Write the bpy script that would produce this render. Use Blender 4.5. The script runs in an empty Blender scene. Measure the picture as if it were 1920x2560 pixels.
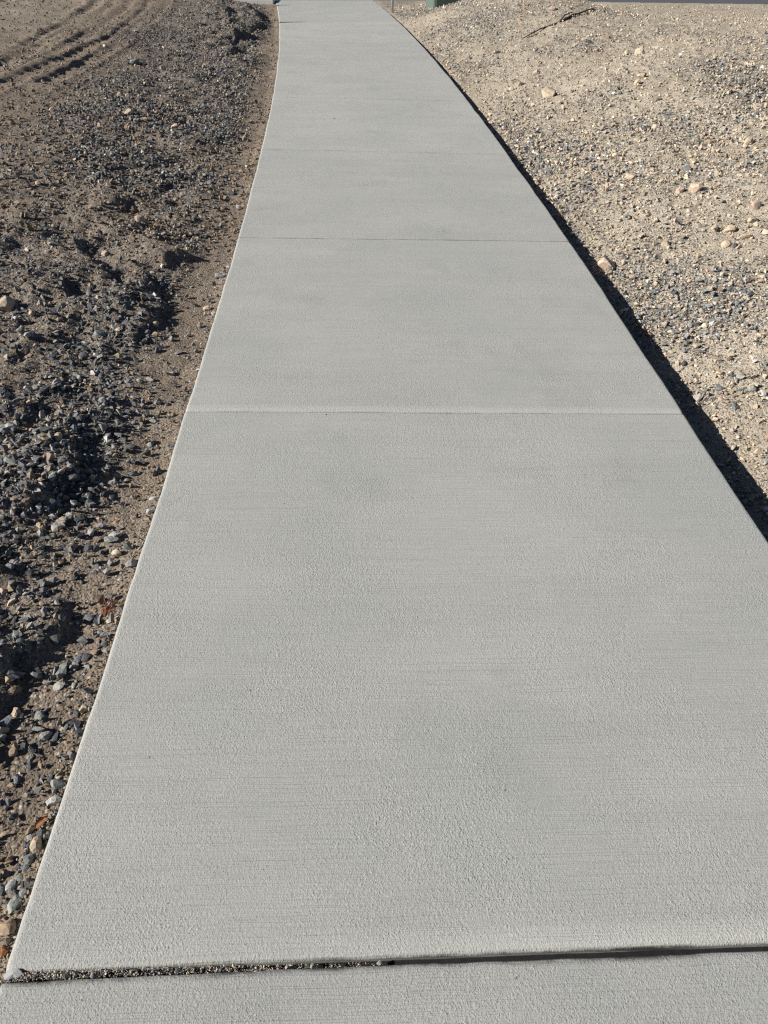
import bpy, bmesh, math, random
import numpy as np
from mathutils import Vector, Matrix

random.seed(7)
rng = np.random.default_rng(11)
S = bpy.context.scene
C = S.collection

# ------------------------------------------------------------------ camera
CAM_H, PITCH, FPX = 1.45, math.radians(39.6), 1850.0
cam_d = bpy.data.cameras.new('camera')
cam = bpy.data.objects.new('camera', cam_d)
C.objects.link(cam)
cam.location = (0, 0, CAM_H)
cam.rotation_euler = (math.pi / 2 - PITCH, 0, 0)
cam_d.sensor_fit = 'VERTICAL'
cam_d.sensor_height = 36.0
cam_d.lens = FPX / 2560 * 36
cam_d.clip_start, cam_d.clip_end = 0.02, 2000
S.camera = cam
S.cycles.diffuse_bounces = 2
S.cycles.use_denoising = False          # keep the sandy grain
S.cycles.use_adaptive_sampling = False
S.cycles.filter_width = 1.25

# ------------------------------------------------------------------ light
SUN_EL = math.radians(30)
SUN_AZ = math.atan2(-0.985, -0.18)          # where the sun stands: to the left, a little behind the camera
world = bpy.data.worlds.new('World')
S.world = world
world.use_nodes = True
wn = world.node_tree.nodes
sky = wn.new('ShaderNodeTexSky')
sky.sky_type = 'NISHITA'
sky.sun_disc = False
sky.sun_elevation = SUN_EL
sky.sun_rotation = SUN_AZ
sky.air_density, sky.dust_density, sky.ozone_density = 0.45, 0.15, 1.0
wn['Background'].inputs['Strength'].default_value = 0.05
world.node_tree.links.new(sky.outputs[0], wn['Background'].inputs['Color'])
sun_d = bpy.data.lights.new('sun', 'SUN')
sun_d.energy = 5.0
sun_d.angle = math.radians(0.5)
sun_d.color = (1.0, 0.955, 0.885)
sun = bpy.data.objects.new('sun', sun_d)
C.objects.link(sun)
to_sun = Vector((math.sin(SUN_AZ) * math.cos(SUN_EL), math.cos(SUN_AZ) * math.cos(SUN_EL), math.sin(SUN_EL)))
sun.rotation_euler = to_sun.to_track_quat('Z', 'Y').to_euler()
sun.location = to_sun * 30
vs = S.view_settings
vs.view_transform, vs.look, vs.gamma, vs.use_curve_mapping = 'Standard', 'None', 1.0, False
vs.exposure = 0.58

# ------------------------------------------------------------------ maths
def sm(a, b, x):
    t = np.clip((x - a) / (b - a), 0, 1)
    return t * t * (3 - 2 * t)

def vnoise(x, y, seed=0):
    xi, yi = np.floor(x).astype(np.int64), np.floor(y).astype(np.int64)
    fx, fy = x - xi, y - yi
    fx = fx * fx * fx * (fx * (fx * 6 - 15) + 10)
    fy = fy * fy * fy * (fy * (fy * 6 - 15) + 10)
    def h(i, j):
        n = (i * 374761393 + j * 668265263 + seed * 982451653) & 0x7fffffff
        n = ((n ^ (n >> 13)) * 1274126177) & 0x7fffffff
        n = ((n ^ (n >> 15)) * 1103515245 + 12345) & 0x7fffffff
        return ((n ^ (n >> 16)) & 0xffff) / 32767.5 - 1
    a, b = h(xi, yi), h(xi + 1, yi)
    c, d = h(xi, yi + 1), h(xi + 1, yi + 1)
    return (a + (b - a) * fx) + ((c + (d - c) * fx) - (a + (b - a) * fx)) * fy

def fbm(x, y, size, octv=4, seed=0, gain=0.5):
    x, y = np.asarray(x, float) / size, np.asarray(y, float) / size
    t, amp, tot = 0, 1.0, 0
    for k in range(octv):
        t = t + amp * vnoise(x * 0.8 - y * 0.6 + 17.3 * k, x * 0.6 + y * 0.8 - 9.1 * k, seed + k)
        tot += amp
        amp *= gain
        x, y = x * 2.03, y * 2.03
    return t / tot

KL = [-3.569086804413624e-07, -0.0034380092657731007, -0.023958141344538574, -0.6563596073109852]
KR = [-2.95338724024929e-05, -0.0028624627828953727, -0.025464692393692513, 1.1776531392740637]

def edge(k, y):
    y = np.asarray(y, float)
    yc = np.clip(y, 0.4, 17.2)
    return np.polyval(k, yc) + np.polyval(np.polyder(k), yc) * (y - yc)

def xl(y): return edge(KL, y)
def xr(y): return edge(KR, y)

CP, SP = math.cos(PITCH), math.sin(PITCH)

def ray(px, py):
    u, v = (px - 960) / FPX, (py - 1280) / FPX
    return np.array([u, CP - v * SP, -SP - v * CP])

def flat(px, py, z=0.0):
    d = ray(px, py)
    t = (z - CAM_H) / d[2]
    return d[0] * t, d[1] * t

def seg_dist(x, y, ax, ay, bx, by):
    dx, dy = bx - ax, by - ay
    t = np.clip(((x - ax) * dx + (y - ay) * dy) / (dx * dx + dy * dy + 1e-9), 0, 1)
    return np.hypot(x - ax - t * dx, y - ay - t * dy), t

# small ridges pushed up in the windrow on the left: (start, end, height, half width) in metres on the ground
RIDGES = []
for (a, b, h, w) in [((190, 650), (365, 800), .075, .075), ((395, 625), (440, 640), .06, .07), ((165, 1140), (172, 1185), .075, .07),
                     ((55, 1222), (90, 1240), .055, .05), ((40, 1625), (125, 1555), .045, .05), ((0, 1720), (12, 1690), .035, .04),
                     ((155, 755), (195, 790), .06, .07), ((90, 590), (130, 592), .055, .08), ((585, 8), (652, 62), .15, .2),
                     ((548, 45), (600, 95), .13, .2), ((10, 1030), (60, 1038), .05, .06), ((560, 120), (590, 130), .1, .2),
                     ((350, 690), (400, 760), .04, .05), ((20, 840), (70, 860), .05, .07), ((270, 480), (330, 500), .05, .1)]:
    RIDGES.append((*flat(*a), *flat(*b), h, w))
TRACKS = []
for pl in ([(-90, 270), (0, 207), (180, 105), (330, 2)], [(-90, 300), (0, 252), (300, 108), (405, 5)], [(190, 135), (265, 72), (362, 2)], [(120, 235), (318, 118), (438, 2)], [(40, 175), (170, 88), (292, 2)], [(-60, 60), (60, 30), (170, 0)]):
    TRACKS.append([flat(*p) for p in pl])

ROAD_Y0 = 16.95      # kerb line at the end of the path

def road_edge(x):
    return np.where(np.asarray(x) > 2.6, 16.86 - .125 * (np.clip(x, 2.6, 9) - 2.6), ROAD_Y0 - .06)

def height(x, y, fine=True):
    x, y = np.asarray(x, float), np.asarray(y, float)
    ul, ur = xl(y) - x, x - xr(y)
    # ---- left bank
    band = sm(.10, .45, ul) * (1 - sm(1.0, 2.0, ul))
    lump = fbm(x, y, .42, 4, 3)
    rag = fbm(x, y, .16, 3, 6)
    zl = -.028 + .012 * fbm(x, y, .5, 3, 21) - .012 * sm(.0, .08, ul)
    zl = zl + band * (.03 + .058 * np.maximum(lump, -.35) + .03 * rag)
    zl = zl + .075 * sm(.25, 1.6, ul) + .05 * np.clip(ul - 1.2, 0, 5) + .02 * sm(1, 3, ul) * fbm(x, y, 1.1, 3, 5) + .016 * sm(.8, 1.6, ul) * fbm(x, y, .28, 4, 25)
    for ax, ay, bx, by, h, w in RIDGES:
        d, t = seg_dist(x, y, ax, ay, bx, by)
        away = sm(-.03, .03, x - (ax + (bx - ax) * t) + .05 * rag)     # which flank of the ridge
        wd = w * (2.6 - 2.0 * away)
        zl = zl + h * .66 * np.exp(-(d / wd) ** 2) * (1 + .5 * rag)
    cut, rims = np.zeros_like(zl), np.zeros_like(zl)
    for pl in TRACKS:
        acc = 0.0
        for (ax, ay), (bx, by) in zip(pl[:-1], pl[1:]):
            d, t = seg_dist(x, y, ax, ay, bx, by)
            L = math.hypot(bx - ax, by - ay)
            s = acc + t * L
            acc += L
            inside = (1 - sm(.07, .11, d)) * ((t > 0) & (t < 1))
            rim = np.exp(-((d - .16) / .05) ** 2) * ((t > 0) & (t < 1))
            fade = np.clip(.8 + .7 * fbm(x, y, 1.6, 2, 66), .45, 1)
            cut = np.maximum(cut, fade * inside * (.020 + .008 * np.sin(2 * math.pi * s / .21) + .006 * rag))
            rims = np.maximum(rims, fade * rim * (.018 + .010 * rag))
    zl = zl - cut + rims
    # ---- right bank
    dep = np.interp(y, [0, 2, 4, 7, 10, 14, 16], [.165, .145, .115, .085, .065, .05, .03])
    P = .42
    rise = P * (1 - np.exp(-.23 * np.clip(ur - .05, 0, None) / P))
    zr = -dep + .012 * fbm(x, y, .22, 3, 9) + rise + .05 * sm(.3, 1.2, ur) * fbm(x, y, 1.3, 4, 8) + .026 * sm(.1, .6, ur) * fbm(x, y, .38, 4, 14, .6)
    # crest of the heaped soil
    cx, cy = flat(1780, 170, .25)
    q = ((x - cx) * .8 + (y - cy) * .6, -(x - cx) * .6 + (y - cy) * .8)
    zr = zr + .10 * np.exp(-(q[0] / 1.3) ** 2 - (q[1] / .9) ** 2)
    zr = zr + .16 * np.exp(-((x - 2.0) / 1.0) ** 2 - ((y - 12.6) / 1.5) ** 2)
    zr = zr * (1 - sm(9.5, 15.0, y) * sm(2.6, 4.2, x))
    zr = zr * (1 - sm(13.5, 16.3, y)) - .02 * sm(13.5, 16.3, y)
    z = np.where(ul > ur, zl, zr)
    if fine:
        z = z + (.009 + .004 * (ur > 0)) * fbm(x, y, .085, 3, 31, .65) * sm(0, .1, np.maximum(ul, ur))
    far = sm(14.8, 16.4, y)
    z = z * (1 - far * .8) - .01 * far
    z = z + sm(14.5, 15.8, y) * sm(2.55, 3.0, -x) * (y < 26) * (.10 + .05 * fbm(x, y, .7, 3, 44))
    z = z + (.30 + .1 * fbm(x, y, .5, 3, 45)) * np.exp(-((x - 1.98) / .62) ** 2 - ((y - 14.5) / .8) ** 2)
    z = z + .02 * fbm(x, y, 6, 3, 40) * sm(20, 40, np.hypot(x, y))
    inside = np.minimum(-ul, -ur)
    z = np.where(inside > .02, -.17, z)
    road = (y > road_edge(x)) & (y < 26.2)
    return np.where(road, -.30, z)

def hz(x, y): return float(height(np.array([x]), np.array([y]))[0])

def at(px, py):
    """point of the ground seen at a pixel of the photograph"""
    d = ray(px, py)
    t = np.linspace(.8, 24, 6000)
    z = height(d[0] * t, d[1] * t, False)
    below = np.nonzero(CAM_H + d[2] * t < z)[0]
    i = below[0] if len(below) else len(t) - 1
    return float(d[0] * t[i]), float(d[1] * t[i]), float(t[i])     # t is the depth: one metre = FPX / t pixels

# ------------------------------------------------------------------ materials
def mat(name, rough=.9):
    m = bpy.data.materials.new(name)
    m.use_nodes = True
    nt = m.node_tree
    b = nt.nodes['Principled BSDF']
    b.inputs['Roughness'].default_value = rough
    b.inputs['Specular IOR Level'].default_value = .25
    return m, nt, b

class N:
    def __init__(s, nt): s.nt = nt
    def __call__(s, kind, props=None, **inp):
        n = s.nt.nodes.new('ShaderNode' + kind)
        for k, v in (props or {}).items(): setattr(n, k, v)
        for k, v in inp.items():
            key = int(k[1:]) if k[0] == '_' else k
            if hasattr(v, 'links') or isinstance(v, bpy.types.NodeSocket): s.nt.links.new(v, n.inputs[key])
            else: n.inputs[key].default_value = v
        return n
    def math(s, op, a, b=0.0, clamp=False):
        return s('Math', {'operation': op, 'use_clamp': clamp}, _0=a, _1=b).outputs[0]
    def mix(s, f, a, b, mode='MIX'):
        n = s.nt.nodes.new('ShaderNodeMix')
        n.data_type, n.blend_type = 'RGBA', mode
        for k, v in ((0, f), (6, a), (7, b)):
            if isinstance(v, bpy.types.NodeSocket): s.nt.links.new(v, n.inputs[k])
            else: n.inputs[k].default_value = v if k == 0 else (*v[:3], 1)
        return n.outputs[2]
    def ramp(s, f, a, b):
        return s('MapRange', {'interpolation_type': 'SMOOTHSTEP'}, _0=f, _1=a, _2=b).outputs[0]
    def noise(s, vec, scale, detail=3.0, rough=.5):
        return s('TexNoise', Vector=vec, Scale=scale, Detail=detail, Roughness=rough).outputs[0]
    def scaled(s, vec, sc):
        return s('VectorMath', {'operation': 'MULTIPLY'}, _0=vec, _1=sc).outputs[0]

def concrete_mat():
    m, nt, b = mat('broomed_concrete', .88)
    n = N(nt)
    uv = n('UVMap').outputs[0]
    obj = n('ObjectInfo')
    big = n.noise(n.scaled(uv, (.9, 1.3, 1)), 1.5, 4, .55)
    band = n.noise(n.scaled(uv, (.6, 6.0, 1)), 1.0, 5, .6)
    patch = n.noise(uv, 5.0, 4, .6)
    c = n.mix(n.ramp(big, .34, .66), (.362, .368, .364), (.402, .403, .387))
    c = n.mix(n.math('MULTIPLY', n.ramp(band, .44, .64), .32), c, (.325, .332, .33))
    c = n.mix(n.math('MULTIPLY', n.ramp(patch, .5, .75), .4), c, (.435, .435, .415))
    stain = n.noise(n.scaled(uv, (1, .7, 1)), 2.4, 6, .65)
    c = n.mix(n.math('MULTIPLY', n.ramp(stain, .53, .70), .42), c, (.285, .292, .29))
    # broom lines across the path and the sandy grain
    rot = n('VectorRotate', {'rotation_type': 'Z_AXIS'}, Vector=uv, Angle=.62).outputs[0]
    rot2 = n('VectorRotate', {'rotation_type': 'Z_AXIS'}, Vector=uv, Angle=2.17).outputs[0]
    br = n.noise(n.scaled(n('VectorMath', {'operation': 'ADD'}, _0=uv, _1=n.scaled(n('TexNoise', Vector=uv, Scale=3.0, Detail=2.0).outputs['Color'], (0, .012, 0))).outputs[0], (2.6, 260, 1)), 1.0, 3, .6)
    br2 = n.noise(n.scaled(uv, (2.2, 75, 1)), 1.0, 3, .6)
    va = n('TexVoronoi', Vector=rot, Scale=340.0)
    vb = n('TexVoronoi', Vector=rot2, Scale=190.0)
    ra, rb = n('SeparateColor', _0=va.outputs['Color']), n('SeparateColor', _0=vb.outputs['Color'])
    bead = lambda v, r: n.math('MULTIPLY', n.math('SUBTRACT', 1.0, v.outputs['Distance']), r.outputs[0])
    grain = bead(va, ra)
    grain2 = n.math('MULTIPLY', bead(vb, rb), rb.outputs[1])
    fine = n.noise(rot, 620.0, 3, .7)
    zone = n.ramp(n.noise(n.scaled(uv, (1.1, .9, 1)), 2.4, 5, .7), .3, .7)
    c = n.mix(n.math('MULTIPLY', n.math('MULTIPLY', n.ramp(br2, .5, .66), n.ramp(patch, .35, .6)), .30), c, (.30, .305, .305))
    c = n.mix(n.math('MULTIPLY', n.ramp(br, .54, .72), n.math('SUBTRACT', .25, n.math('MULTIPLY', zone, .17))), c, (.25, .255, .25))
    sp = n.mix(.5, ra.outputs[1], fine)
    c = n.mix(.17, c, n.mix(sp, (.13, .13, .125), (.64, .64, .62)))
    c = n.mix(n.math('MULTIPLY', n('Attribute', {'attribute_name': 'trowel'}).outputs['Fac'], .55), c, (.50, .50, .47))
    joint_shade = n.math('MULTIPLY', n('Attribute', {'attribute_name': 'joint_shade'}).outputs['Fac'], n.ramp(n.noise(n.scaled(uv, (5, 14, 1)), 1.0, 6, .75), .36, .62))  # shade of the joints, painted as near-black colour and broken up by noise
    c = n.mix(joint_shade, c, (.045, .042, .038))
    # pin holes
    vor = n('TexVoronoi', Vector=uv, Scale=30.0)
    pick = n.math('GREATER_THAN', n('SeparateColor', _0=vor.outputs['Color']).outputs[0], .92)
    hole = n.math('MULTIPLY', n.math('LESS_THAN', vor.outputs['Distance'], n.math('MULTIPLY', n('SeparateColor', _0=vor.outputs['Color']).outputs[1], .085)), pick)
    c = n.mix(n.math('MULTIPLY', hole, .75), c, (.10, .10, .098))
    c = n.mix(1.0, c, n.mix(obj.outputs['Random'], (.962, .962, .935), (1.032, 1.032, .99)), 'MULTIPLY')
    nt.links.new(c, b.inputs['Base Color'])
    hgt = n.math('MULTIPLY', grain, n.math('ADD', n.math('MULTIPLY', zone, .38), .14))
    hgt = n.math('ADD', hgt, n.math('MULTIPLY', br, n.math('SUBTRACT', 1.05, n.math('MULTIPLY', zone, .5))))
    hgt = n.math('ADD', hgt, n.math('MULTIPLY', n.math('MULTIPLY', grain2, zone), .6))
    hgt = n.math('ADD', hgt, n.math('MULTIPLY', fine, .25))
    hgt = n.math('SUBTRACT', hgt, n.math('MULTIPLY', hole, 1.2))
    bp = n('Bump', Strength=.85, Distance=.0040, Height=hgt)
    nt.links.new(bp.outputs[0], b.inputs['Normal'])
    return m

def soil_mat():
    m, nt, b = mat('dry_soil', .97)
    b.inputs['Specular IOR Level'].default_value = .1
    n = N(nt)
    P = n('TexCoord').outputs['Object']
    P2 = n.scaled(P, (1, 1, .6))
    side = n('Attribute', {'attribute_name': 'soil'}).outputs['Fac']
    grav = n('Attribute', {'attribute_name': 'gravel'}).outputs['Fac']
    n1 = n.noise(P2, 1.6, 5, .6)
    n2 = n.noise(P2, 9, 4, .6)
    brown = n.mix(n.ramp(n1, .3, .7), (.205, .160, .120), (.290, .235, .180))
    tan = n.mix(n.ramp(n1, .3, .7), (.425, .365, .280), (.51, .445, .352))
    tan = n.mix(n.math('MULTIPLY', n.ramp(n2, .5, .75), .5), tan, (.375, .34, .285))
    base = n.mix(side, brown, tan)
    base = n.mix(n.math('MULTIPLY', n.ramp(n2, .45, .8), .4), base, n.mix(side, (.17, .135, .105), (.50, .435, .34)))
    # grains of mixed stone, too small to build
    va = n('TexVoronoi', Vector=n.scaled(P, (1, 1, 1)), Scale=135.0)
    vb = n('TexVoronoi', Vector=P, Scale=48.0)
    ca = n('SeparateColor', _0=va.outputs['Color'])
    cb = n('SeparateColor', _0=vb.outputs['Color'])
    dark = n.mix(cb.outputs[1], (.055, .062, .07), (.15, .155, .155))
    dens_a = n.math('ADD', .10, n.math('MULTIPLY', grav, .38))
    c = n.mix(n.math('MULTIPLY', n.math('LESS_THAN', ca.outputs[0], dens_a), .8), base, dark)
    lightp = n.math('GREATER_THAN', ca.outputs[0], .945)
    c = n.mix(n.math('MULTIPLY', lightp, .55), c, n.mix(ca.outputs[2], (.42, .36, .28), (.58, .55, .5)))
    dens_b = n.math('MULTIPLY', grav, .22)
    c = n.mix(n.math('MULTIPLY', n.math('LESS_THAN', cb.outputs[0], dens_b), .75), c, dark)
    c = n.mix(.25, c, n.mix(ca.outputs[1], (.5, .5, .5), (1, 1, 1)), 'MULTIPLY')
    nt.links.new(c, b.inputs['Base Color'])
    h = n.math('ADD', n.math('MULTIPLY', n.math('SUBTRACT', 1.0, va.outputs['Distance']), n.math('MULTIPLY', ca.outputs[2], .9)),
               n.math('MULTIPLY', n.noise(P, 60, 5, .65), 1.3))
    h = n.math('ADD', h, n.math('MULTIPLY', n.math('MULTIPLY', n.math('SUBTRACT', 1.0, vb.outputs['Distance']), cb.outputs[2]), n.math('ADD', .35, grav)))
    bp = n('Bump', Strength=.9, Distance=.009, Height=h)
    nt.links.new(bp.outputs[0], b.inputs['Normal'])
    return m

def stone_mat(name, attr):
    m, nt, b = mat(name, .85)
    n = N(nt)
    P = n('TexCoord').outputs['Object']
    if attr:
        col = n('Attribute', {'attribute_name': 'tint'}).outputs['Color']
    else:
        col = n('ObjectInfo').outputs['Color']
    k = 55.0 if attr else 2.6
    v = n.ramp(n.noise(P, k, 5, .65), .3, .7)
    c = n.mix(1.0, col, n.mix(v, (.70, .70, .71), (1.28, 1.26, 1.22)), 'MULTIPLY')
    dust = n.ramp(n.noise(P, k * .5, 3, .6), .5, .72)
    up = n('SeparateXYZ', _0=n('NewGeometry').outputs['Normal']).outputs[2]
    c = n.mix(n.math('MULTIPLY', n.math('MULTIPLY', dust, n.ramp(up, .2, .9)), .3), c, (.36, .295, .22))
    nt.links.new(c, b.inputs['Base Color'])
    bp = n('Bump', Strength=.7, Distance=.0025 if attr else .0025, Height=n.noise(P, k * 1.6, 4, .6))
    nt.links.new(bp.outputs[0], b.inputs['Normal'])
    return m

def plain_mat(name, col, rough=.5, metal=0.0, wear=.25, scale=9.0):
    m, nt, b = mat(name, rough)
    n = N(nt)
    P = n('TexCoord').outputs['Object']
    v = n.noise(P, scale, 5, .65)
    c = n.mix(n.math('MULTIPLY', n.ramp(v, .4, .75), wear), col, tuple(min(1, x * .55 + .1) for x in col))
    nt.links.new(c, b.inputs['Base Color'])
    b.inputs['Metallic'].default_value = metal
    r = n('MapRange', _0=v, _3=rough * .8, _4=min(1, rough * 1.2))
    nt.links.new(r.outputs[0], b.inputs['Roughness'])
    bp = n('Bump', Strength=.15, Distance=.002, Height=n.noise(P, scale * 20, 3, .6))
    nt.links.new(bp.outputs[0], b.inputs['Normal'])
    return m

M_CONC, M_SOIL = concrete_mat(), soil_mat()
M_GRAV, M_STONE = stone_mat('gravel_stone', True), stone_mat('loose_stone', False)
M_KERB = plain_mat('kerb_concrete', (.44, .445, .43), .9, 0, .3, 60)
M_ASPH = plain_mat('asphalt', (.085, .088, .096), .92, 0, .5, 40)
M_GREEN = plain_mat('green_painted_steel', (.105, .150, .128), .45, 0, .3, 5)
M_STEEL = plain_mat('galvanised_steel', (.48, .49, .50), .42, .75, .3, 14)
M_ORANGE = plain_mat('orange_wire', (.72, .36, .12), .5, 0, .2, 30)
M_TWIG = plain_mat('dark_bark', (.045, .038, .034), .85, 0, .3, 60)
M_WEED = plain_mat('dry_rust_weed', (.26, .10, .045), .85, 0, .4, 60)
M_LEAF = plain_mat('dry_leaf', (.42, .20, .09), .7, 0, .3, 60)
M_FILL = plain_mat('black_fibre_joint_filler', (.012, .012, .013), .95, 0, .1, 60)
M_WHITE = plain_mat('pale_new_concrete', (.68, .67, .63), .9, 0, .2, 6)
M_BLACK = plain_mat('black_hinge', (.03, .03, .03), .5, .3, .2, 20)

# ------------------------------------------------------------------ object helpers
def link(name, me, m=None, parent=None, kind=None, label=None, cat=None, group=None):
    o = bpy.data.objects.new(name, me)
    C.objects.link(o)
    if m is not None and me is not None: me.materials.append(m)
    if parent is not None: o.parent = parent
    for k, v in (('kind', kind), ('label', label), ('category', cat), ('group', group)):
        if v: o[k] = v
    return o

def np_mesh(name, v, faces, smooth=False):
    """faces: (n, k) int array, all of the same size"""
    me = bpy.data.meshes.new(name)
    v = np.ascontiguousarray(v, np.float32)
    f = np.ascontiguousarray(faces, np.int32)
    me.vertices.add(len(v)); me.vertices.foreach_set('co', v.ravel())
    me.loops.add(f.size); me.loops.foreach_set('vertex_index', f.ravel())
    me.polygons.add(len(f))
    me.polygons.foreach_set('loop_start', np.arange(len(f), dtype=np.int32) * f.shape[1])
    me.polygons.foreach_set('loop_total', np.full(len(f), f.shape[1], np.int32))
    me.polygons.foreach_set('use_smooth', np.full(len(f), smooth, bool))
    me.update(calc_edges=True)
    return me

def bm_mesh(bm, name, smooth=False):
    bmesh.ops.recalc_face_normals(bm, faces=bm.faces)
    me = bpy.data.meshes.new(name)
    bm.to_mesh(me); bm.free()
    if smooth:
        for p in me.polygons: p.use_smooth = True
    return me

def box(bm, lo, hi, bevel=0.0, seg=2):
    r = bmesh.ops.create_cube(bm, size=1)
    c, s = [(a + b) / 2 for a, b in zip(lo, hi)], [b - a for a, b in zip(lo, hi)]
    for v in r['verts']: v.co = Vector((v.co.x * s[0] + c[0], v.co.y * s[1] + c[1], v.co.z * s[2] + c[2]))
    if bevel:
        es = list({e for v in r['verts'] for e in v.link_edges})
        bmesh.ops.bevel(bm, geom=es, offset=bevel, segments=seg, affect='EDGES', profile=.6)

def tube(bm, pts, radii, n=7):
    pts = [Vector(p) for p in pts]
    rings = []
    for i, p in enumerate(pts):
        d = (pts[min(i + 1, len(pts) - 1)] - pts[max(i - 1, 0)]).normalized()
        a = d.orthogonal().normalized() if i == 0 else (rings_a - d * rings_a.dot(d)).normalized()
        rings_a = a
        b = d.cross(a)
        r = radii[i] if hasattr(radii, '__len__') else radii
        rings.append([bm.verts.new(p + (a * math.cos(t) + b * math.sin(t)) * r) for t in [2 * math.pi * k / n for k in range(n)]])
    for A, B in zip(rings[:-1], rings[1:]):
        for k in range(n): bm.faces.new((A[k], A[(k + 1) % n], B[(k + 1) % n], B[k]))
    bm.faces.new(rings[0][::-1]); bm.faces.new(rings[-1])

# ------------------------------------------------------------------ the ground, one sheet out to the horizon
def grow(a, step, k, end):
    out = [a]
    while out[-1] < end:
        out.append(out[-1] + step)
        step *= k
    return out
ys = np.concatenate([-np.array(grow(.5, .05, 1.25, 500))[::-1], np.arange(-.45, .25, .03), np.arange(.25, 3, .012)])
y = 3.0
yy = []
while y < 17.4:
    yy.append(y)
    y += .0042 * y
ys = np.concatenate([ys, yy, np.array(grow(17.5, .1, 1.16, 600))])
core = np.arange(-3.2, 3.6, .0145)
xs = np.concatenate([-np.array(grow(3.2, .018, 1.012, 8))[:0:-1], core, np.array(grow(3.61, .02, 1.012, 9))])
xs = np.concatenate([-np.array(grow(-xs[0] + .2, .25, 1.25, 600))[::-1], xs, np.array(grow(xs[-1] + .2, .25, 1.25, 600))])
X, Y = np.meshgrid(xs, ys)
Z = height(X, Y)
nx, ny = len(xs), len(ys)
idx = np.arange(nx * ny).reshape(ny, nx)
F = np.stack([idx[:-1, :-1], idx[:-1, 1:], idx[1:, 1:], idx[1:, :-1]], -1).reshape(-1, 4)
mid = .25 * (X[:-1, :-1] + X[1:, 1:] + X[:-1, 1:] + X[1:, :-1]).ravel(), .5 * (Y[:-1, :-1] + Y[1:, 1:]).ravel()
under = (mid[0] > xl(mid[1]) + .15) & (mid[0] < xr(mid[1]) - .15) & (mid[1] > -3) & (mid[1] < 16)
me = np_mesh('ground', np.stack([X, Y, Z], -1).reshape(-1, 3), F[~under], True)

def gravel_density(x, y):
    ul, ur = xl(y) - x, x - xr(y)
    pn = fbm(x, y, .55, 4, 51)
    near = sm(.12, .36, ul + .12 * fbm(x, y, .3, 3, 61))
    left = near * (1 - sm(1.3, 2.2, ul + .5 * fbm(x, y, .9, 3, 52))) * np.clip(.72 + .9 * pn, .12, 1)
    left = left + .35 * sm(4.5, 8, y) * near * (1 - sm(1.5, 2.3, ul))
    left = left + .12 * (ul > 0) * np.clip(.5 + pn, 0, 1)
    streak = fbm(x * .8 + y * .2, y * .8 - x * .2, .75, 4, 53)
    right = np.clip(.42 + 1.7 * streak, .05, 1) * sm(.02, .2, ur)
    right = right * (1 - .6 * sm(3.0, 4.6, ur)) * (1 - .7 * sm(7.5, 11, y) * sm(.9, 1.8, ur))
    left = left * (.72 + .28 * sm(1.0, 2.2, y))
    return np.where(ul > ur, np.clip(left, 0, 1), np.clip(right, 0, 1))
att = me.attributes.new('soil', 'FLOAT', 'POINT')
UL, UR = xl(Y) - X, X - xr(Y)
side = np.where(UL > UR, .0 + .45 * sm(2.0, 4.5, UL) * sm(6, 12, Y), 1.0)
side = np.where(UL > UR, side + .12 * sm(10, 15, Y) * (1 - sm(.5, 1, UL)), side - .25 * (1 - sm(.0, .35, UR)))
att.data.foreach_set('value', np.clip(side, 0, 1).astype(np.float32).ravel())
att = me.attributes.new('gravel', 'FLOAT', 'POINT')
att.data.foreach_set('value', gravel_density(X, Y).astype(np.float32).ravel())
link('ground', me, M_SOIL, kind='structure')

# ------------------------------------------------------------------ the footpath, slab by slab
footpath = link('footpath', None, kind='structure')
footpath.empty_display_size = .3
#            y at left edge, y at right edge
JOINTS = [(-3.17, -3.12), (-1.34, -1.285), (.485, .548), (2.335, 2.318), (4.151, 4.09), (6.05, 5.90), (7.96, 7.78), (9.81, 9.63),
          (11.66, 11.50), (13.64, 13.62), (16.02, 16.05), (16.80, 16.80)]
#        lip length and depth: before the joint, after the joint
LIPS = {2: (.009, .010, .016, .010), 3: (.008, .003, .030, .0075),}

def lip(t, ln, dp):
    q = np.clip(1 - t / ln, 0, 1)
    return dp * (1 - np.sqrt(np.clip(1 - q * q, 0, 1)))

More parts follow.
